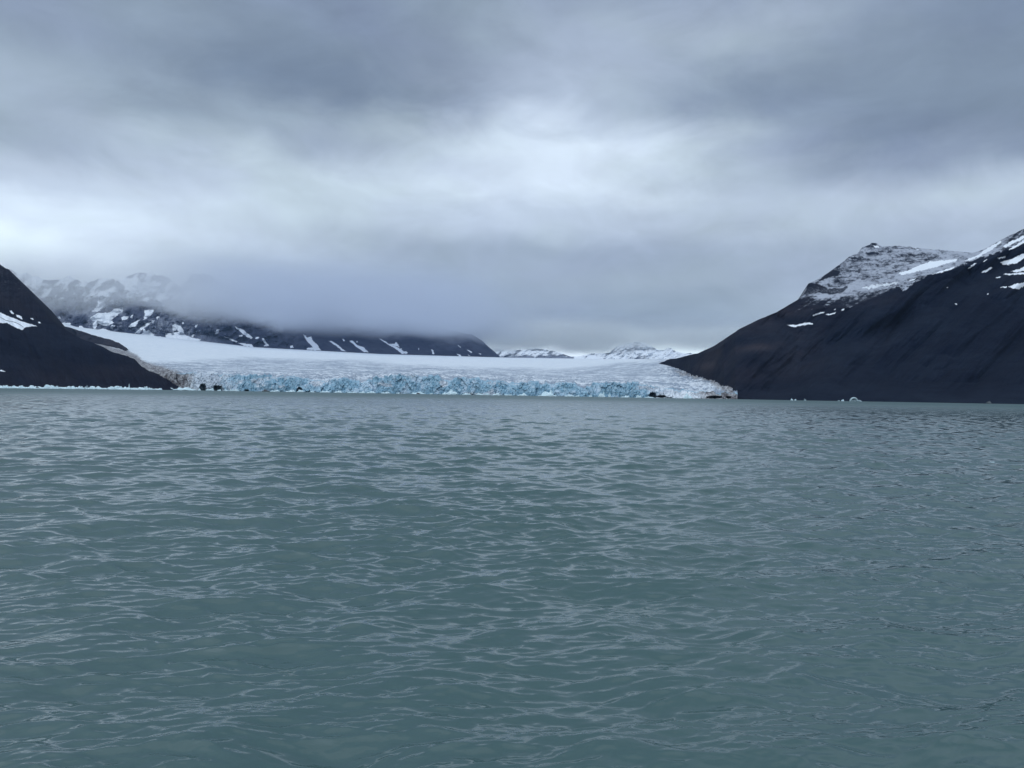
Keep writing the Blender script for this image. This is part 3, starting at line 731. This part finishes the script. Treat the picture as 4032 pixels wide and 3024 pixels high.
lo2, hi2 = (-900, 8300, 340), (3900, 10600, 1000)
cm2 = cloud_material('far_mist', lo2, hi2, [(-900, 500), (700, 520), (1500, 520), (2000, 560), (3900, 560)], 120,
    [(-900, 1), (700, 1), (1100, .9), (1500, .35), (2300, .5), (3900, .9)], (1.0, 1.0, 1.0, 1), 0.0019, 0.0016, xf=(600, 400))
cloud_box('far_mist', lo2, hi2, cm2, 'thin bright mist veiling the far snowy mountains')
# ------------------------------------------------------------------ floating ice
def floe_material(name, c0, c1):
    m, t, b = material(name)
    geo = t.n('ShaderNodeTexCoord').outputs['Object']
    n = t.noise(geo, 0.6, 5, 0.6)
    t.put(b.inputs['Base Color'], t.mix(t.mapr(n, 0.35, 0.65), c0, c1))
    b.inputs['Roughness'].default_value = 0.45
    bp = t.n('ShaderNodeBump'); bp.inputs['Distance'].default_value = 0.15
    t.put(bp.inputs['Height'], n); t.put(b.inputs['Normal'], bp.outputs[0])
    return m
M_ICE = floe_material('floe_ice', (0.48, 0.64, 0.68, 1), (0.70, 0.81, 0.84, 1))
M_GREY = floe_material('grey_ice', (0.16, 0.23, 0.25, 1), (0.38, 0.47, 0.50, 1))
M_DARK = floe_material('dark_ice', (0.02, 0.025, 0.03, 1), (0.07, 0.06, 0.06, 1))
def fbm3(p, seed, sc):
    return fbm(p[:, 0] * sc + p[:, 2] * 0.7 * sc, p[:, 1] * sc - p[:, 2] * 1.3 * sc, seed, 3)
import bmesh
def chunk_mesh(name, wd, dp, ht, seed, mat, peaks=1, tabular=False):
    """ice block: plan outline with stepped, cracked top; sits partly under water"""
    rng = np.random.default_rng(seed)
    bm = bmesh.new(); bmesh.ops.create_icosphere(bm, subdivisions=4, radius=1.0)
    P = np.array([v.co[:] for v in bm.verts])
    ex = 0.45 if tabular else 0.75
    Q = np.sign(P) * np.abs(P) ** ex
    top = np.where(Q[:, 2] > 0, 1.0, 0.35)
    prof = 0.45 + 0.22 * fbm(Q[:, 0] * 2.2 + 5, Q[:, 1] * 1.5, seed, 3)
    for _ in range(peaks):
        c = rng.uniform(-.75, .75); s = rng.uniform(.08, .28); prof = prof + rng.uniform(.25, .6) * np.exp(-((Q[:, 0] - c) / s) ** 2)
    st_ = worley(Q[:, 0] * 3.0, Q[:, 1] * 2.0, seed + 3)[1]
    prof = prof * (0.7 + 0.6 * st_)
    prof = np.clip(prof, 0.2, 1.15)
    rr = 1 + 0.16 * fbm3(Q, seed + 5, 2.5)
    V = np.stack([Q[:, 0] * wd / 2 * rr, Q[:, 1] * dp / 2 * rr, Q[:, 2] * ht * np.where(Q[:, 2] > 0, prof, 0.4)], -1)
    for v, c in zip(bm.verts, V): v.co = c
    me = bpy.data.meshes.new(name); bm.to_mesh(me); bm.free(); me.materials.append(mat)
    return me
def place(name, me, px, D, label, cat, group=None, rz=0.0, dz=0.0):
    o = bpy.data.objects.new(name, me); C.objects.link(o)
    p = pt(px, float(ywater(np.array([float(px)]), D)[0]), D)
    o.location = (p[0], p[1], dz); o.rotation_euler = (0, 0, rz)
    o['label'] = label; o['category'] = cat
    if group: o['group'] = group
    return o
rng = np.random.default_rng(4)
MPP = lambda D: D / F
# strip of brash ice along the left shore
shoreD = lambda x: float(ip(x, [(-5000, 520), (-1500, 800), (0, 985), (400, 1150), (735, 1290)]))
x = -150.0; k = 0
protos = [chunk_mesh('ice_floe', 14, 7, 1.0, 100 + i, M_ICE, peaks=1 + i % 3, tabular=i % 2 == 0) for i in range(9)]
while x < 575:
    D = shoreD(x) - 28; wpx = rng.uniform(20, 46); hpx = rng.uniform(8.0, 13.0)
    for layer in (0, 1):
        Dl = D - layer * 14 - 4 * rng.random()
        me = protos[k % 9]; k += 1
        xx = x + wpx / 2 + layer * rng.uniform(5, 18)
        o = place('ice_floe', me, xx, Dl, 'pale blue-white ice floe in the long line of floes under the left hill', 'ice floe', 'ice floes lining the left shore')
        s = wpx * MPP(Dl) * 1.2 / 14 * (1 if layer == 0 else .7)
        o.scale = (s * (1 if k % 4 < 2 else -1), s, hpx * MPP(Dl) * (1.1 if layer == 0 else .6))
    x += wpx * 0.93
# named floes further right
def floe(px0, px1, hpx, label, seed, peaks=1, mat=None, D=None, tab=False, name='ice_floe', cat='ice floe', group=None):
    pc = (px0 + px1) / 2
    if D is None: D = float(ip(pc, DFR)) - 26 if pc > 640 else shoreD(pc) - 22
    me = chunk_mesh(name, (px1 - px0) * MPP(D), max(3, (px1 - px0) * MPP(D) * .5), 1.15 * hpx * MPP(D), seed, mat or M_ICE, peaks, tab)
    return place(name, me, pc, D, label, cat, group)
floe(596, 638, 8, 'flat pale floe with open gaps on both sides, left of the square-topped floe', 201)
floe(645, 684, 15, 'tall square-topped floe with a knob, below the dirty left end of the cliff', 202, 1, tab=True)
floe(683, 768, 9, 'long low pale floe touching the right side of the square-topped floe', 203, 3)
floe(779, 791, 6, 'tiny white floe in front of the narrow dark cave in the ice cliff', 204)
floe(812, 842, 9, 'white floe between the two dark caves in the ice cliff', 205, 1, tab=True)
floe(856, 870, 6, 'small white floe in front of the wider dark cave in the cliff', 206)
floe(882, 896, 6, 'small pale floe just right of the wider dark cave', 207)
floe(905, 940, 8, 'brick-shaped pale floe right of the dark caves', 208, 1, tab=True)
floe(1033, 1060, 7, 'short dark brown dirty floe at the foot of the ice cliff', 209, 1, mat=M_DARK, tab=True)
floe(503, 511, 18, 'thin upright spike of pale ice in the floe line under the left hill', 210, 2)
floe(140, 156, 9, 'dark dirty block of ice among the pale floes under the left hill', 211, 1, mat=M_DARK, D=shoreD(148) - 50)
floe(328, 354, 12, 'grey-green tilted floe among the pale floes under the left hill', 212, 1, mat=M_GREY, D=shoreD(340) - 50)
floe(1619, 1675, 8, 'white floe with a dark lump on it under the tallest blue cliff', 213, 1)
floe(1640, 1653, 8, 'small dark lump of ice against a white floe under the tallest blue cliff', 214, 1, mat=M_DARK, D=1200)
floe(1692, 1704, 7, 'small round white floe under the cliff, right of the dark lump', 215)
floe(1742, 1802, 15, 'broad humped pile of white ice below the castle-like ice towers', 216, 2)
floe(2120, 2190, 9, 'long thin white floe with a round lump below the leaning slab', 217, 2)
floe(2130, 2176, 24, 'sloping white slab of ice leaning against the cliff, right of centre', 218, 1)
floe(2319, 2332, 8, 'small pointed white floe under the darker blue cliff', 219)
floe(2355, 2382, 20, 'bright white ice block under the darkest blue cliff towers', 220, 1)
floe(2395, 2405, 16, 'narrow upright white ice block beside the bright block under the cliff', 221, 1, tab=True)
floe(2690, 2726, 16, 'pale blue floe with a pointed fin at the right end of the ice cliff', 222, 1)
# low brash pieces along the foot of the calving face
x = 1065.0; k = 0
skip = [(1610, 1710), (1735, 1810), (2110, 2195), (2310, 2410)]
while x < 2560:
    wpx = rng.uniform(12, 40); gap = rng.uniform(0, 26)
    if not any(a < x + wpx and x < b for a, b in skip):
        D = float(ip(x, DFR)) - 24; s = wpx * MPP(D) / 14
        o = place('ice_floe', protos[k % 9], x + wpx / 2, D, 'low pale brash ice piece floating along the foot of the blue ice cliff', 'ice floe', 'brash ice along the foot of the cliff'); k += 1
        o.scale = (s, s, rng.uniform(5, 9.5) * MPP(D))
    x += wpx + gap
# right-hand growlers in front of the dark slope
RD = lambda px: float(ip(px, RB)) - 15
floe(3113, 3123, 7, 'leftmost bright white growler by the shore of the right mountain', 301, 1, D=RD(3118), name='growler', cat='growler')
floe(3128, 3135, 5, 'tiny white growler right beside the leftmost one by the right shore', 302, 1, D=RD(3131), name='growler', cat='growler')
floe(3165, 3174, 6, 'greyish growler standing alone between the two pairs of white growlers', 303, 1, mat=M_GREY, D=RD(3169), name='growler', cat='growler')
floe(3298, 3307, 4, 'small faint growler just left of the round white one by the right shore', 304, 1, mat=M_GREY, D=RD(3302), name='growler', cat='growler')
floe(3313, 3323, 7, 'round bright white growler left of the hollow grey-green iceberg', 305, 1, D=RD(3318), name='growler', cat='growler')
floe(3372, 3392, 8, 'small grey lump of ice touching the right side of the hollow iceberg', 306, 1, mat=M_GREY, D=RD(3380) - 12, name='growler', cat='growler')
# hollow iceberg : a pale arched rim round a darker hollow
def hollow_berg():
    D = RD(3359) - 12; w_ = 30 * MPP(D); h = 16 * MPP(D)
    me = chunk_mesh('iceberg', w_ * .92, w_ * .5, h * .8, 310, M_GREY, 0)
    o = place('iceberg', me, 3359, D, 'grey-green iceberg with a pale arched rim round a dark hollow', 'iceberg')
    bm = bmesh.new(); rings = []
    N = 28; Kc = 8; rr = np.random.default_rng(5)
    for i in range(N + 1):
        a = math.pi * i / N
        cx, cz = -math.cos(a) * w_ * .46, math.sin(a) * h * .86
        th = (0.075 + 0.05 * math.sin(a) + 0.035 * rr.random()) * w_
        ring = []
        for j in range(Kc):
            b_ = 2 * math.pi * j / Kc
            ring.append(bm.verts.new((cx * (1 + .0) - math.cos(a) * math.cos(b_) * th, -w_ * .2 + math.sin(b_) * th * 1.4, cz + math.sin(a) * math.cos(b_) * th * .8 - .2)))
        rings.append(ring)
    for a, b_ in zip(rings[:-1], rings[1:]):
        for j in range(Kc): bm.faces.new((a[j], a[(j + 1) % Kc], b_[(j + 1) % Kc], b_[j]))
    bm.faces.new(rings[0]); bm.faces.new(rings[-1][::-1])
    m2 = bpy.data.meshes.new('rim'); bm.to_mesh(m2); bm.free(); m2.materials.append(M_GREYRIM)
    r_ = bpy.data.objects.new('rim', m2); C.objects.link(r_); r_.parent = o
M_GREYRIM = floe_material('rim_ice', (0.34, 0.45, 0.47, 1), (0.5, 0.6, 0.62, 1))
hollow_berg()
# rock on the right shore
rd = RD(3893) + 12
place('shore_rock', chunk_mesh('shore_rock', 17 * MPP(rd), 5, 12 * MPP(rd), 320, floe_material('shore_rock', (0.03, 0.04, 0.045, 1), (0.09, 0.11, 0.12, 1)), 1), 3893, rd, 'grey boulder on the shoreline near the right edge', 'rock')
# nearby scraps of drifting ice
me = chunk_mesh('ice_fragment', 0.34, 0.22, 0.12, 330, M_GREY, 2)
place('ice_fragment', me, 3905, 48.5, 'small pale fragment of ice bobbing on the open water near the right edge', 'ice fragment', dz=0.03)

# ------------------------------------------------------------------ air
def build_haze():
    bm = bmesh.new(); bmesh.ops.create_cube(bm, size=2.0)
    for v in bm.verts: v.co = ((v.co.x) * 14000, 6000 + v.co.y * 9000, 750 + v.co.z * 760)
    me = bpy.data.meshes.new('haze'); bm.to_mesh(me); bm.free()
    m = bpy.data.materials.new('haze'); m.use_nodes = True; m.node_tree.nodes.clear()
    t = NT(m.node_tree); v = t.n('ShaderNodeVolumePrincipled')
    v.inputs['Color'].default_value = (0.45, 0.66, 1.0, 1); v.inputs['Density'].default_value = 1.6e-5
    v.inputs['Anisotropy'].default_value = 0.3
    o = t.n('ShaderNodeOutputMaterial'); t.nt.links.new(v.outputs[0], o.inputs['Volume'])
    me.materials.append(m); ob = bpy.data.objects.new('haze', me); C.objects.link(ob); ob['kind'] = 'stuff'
build_haze()
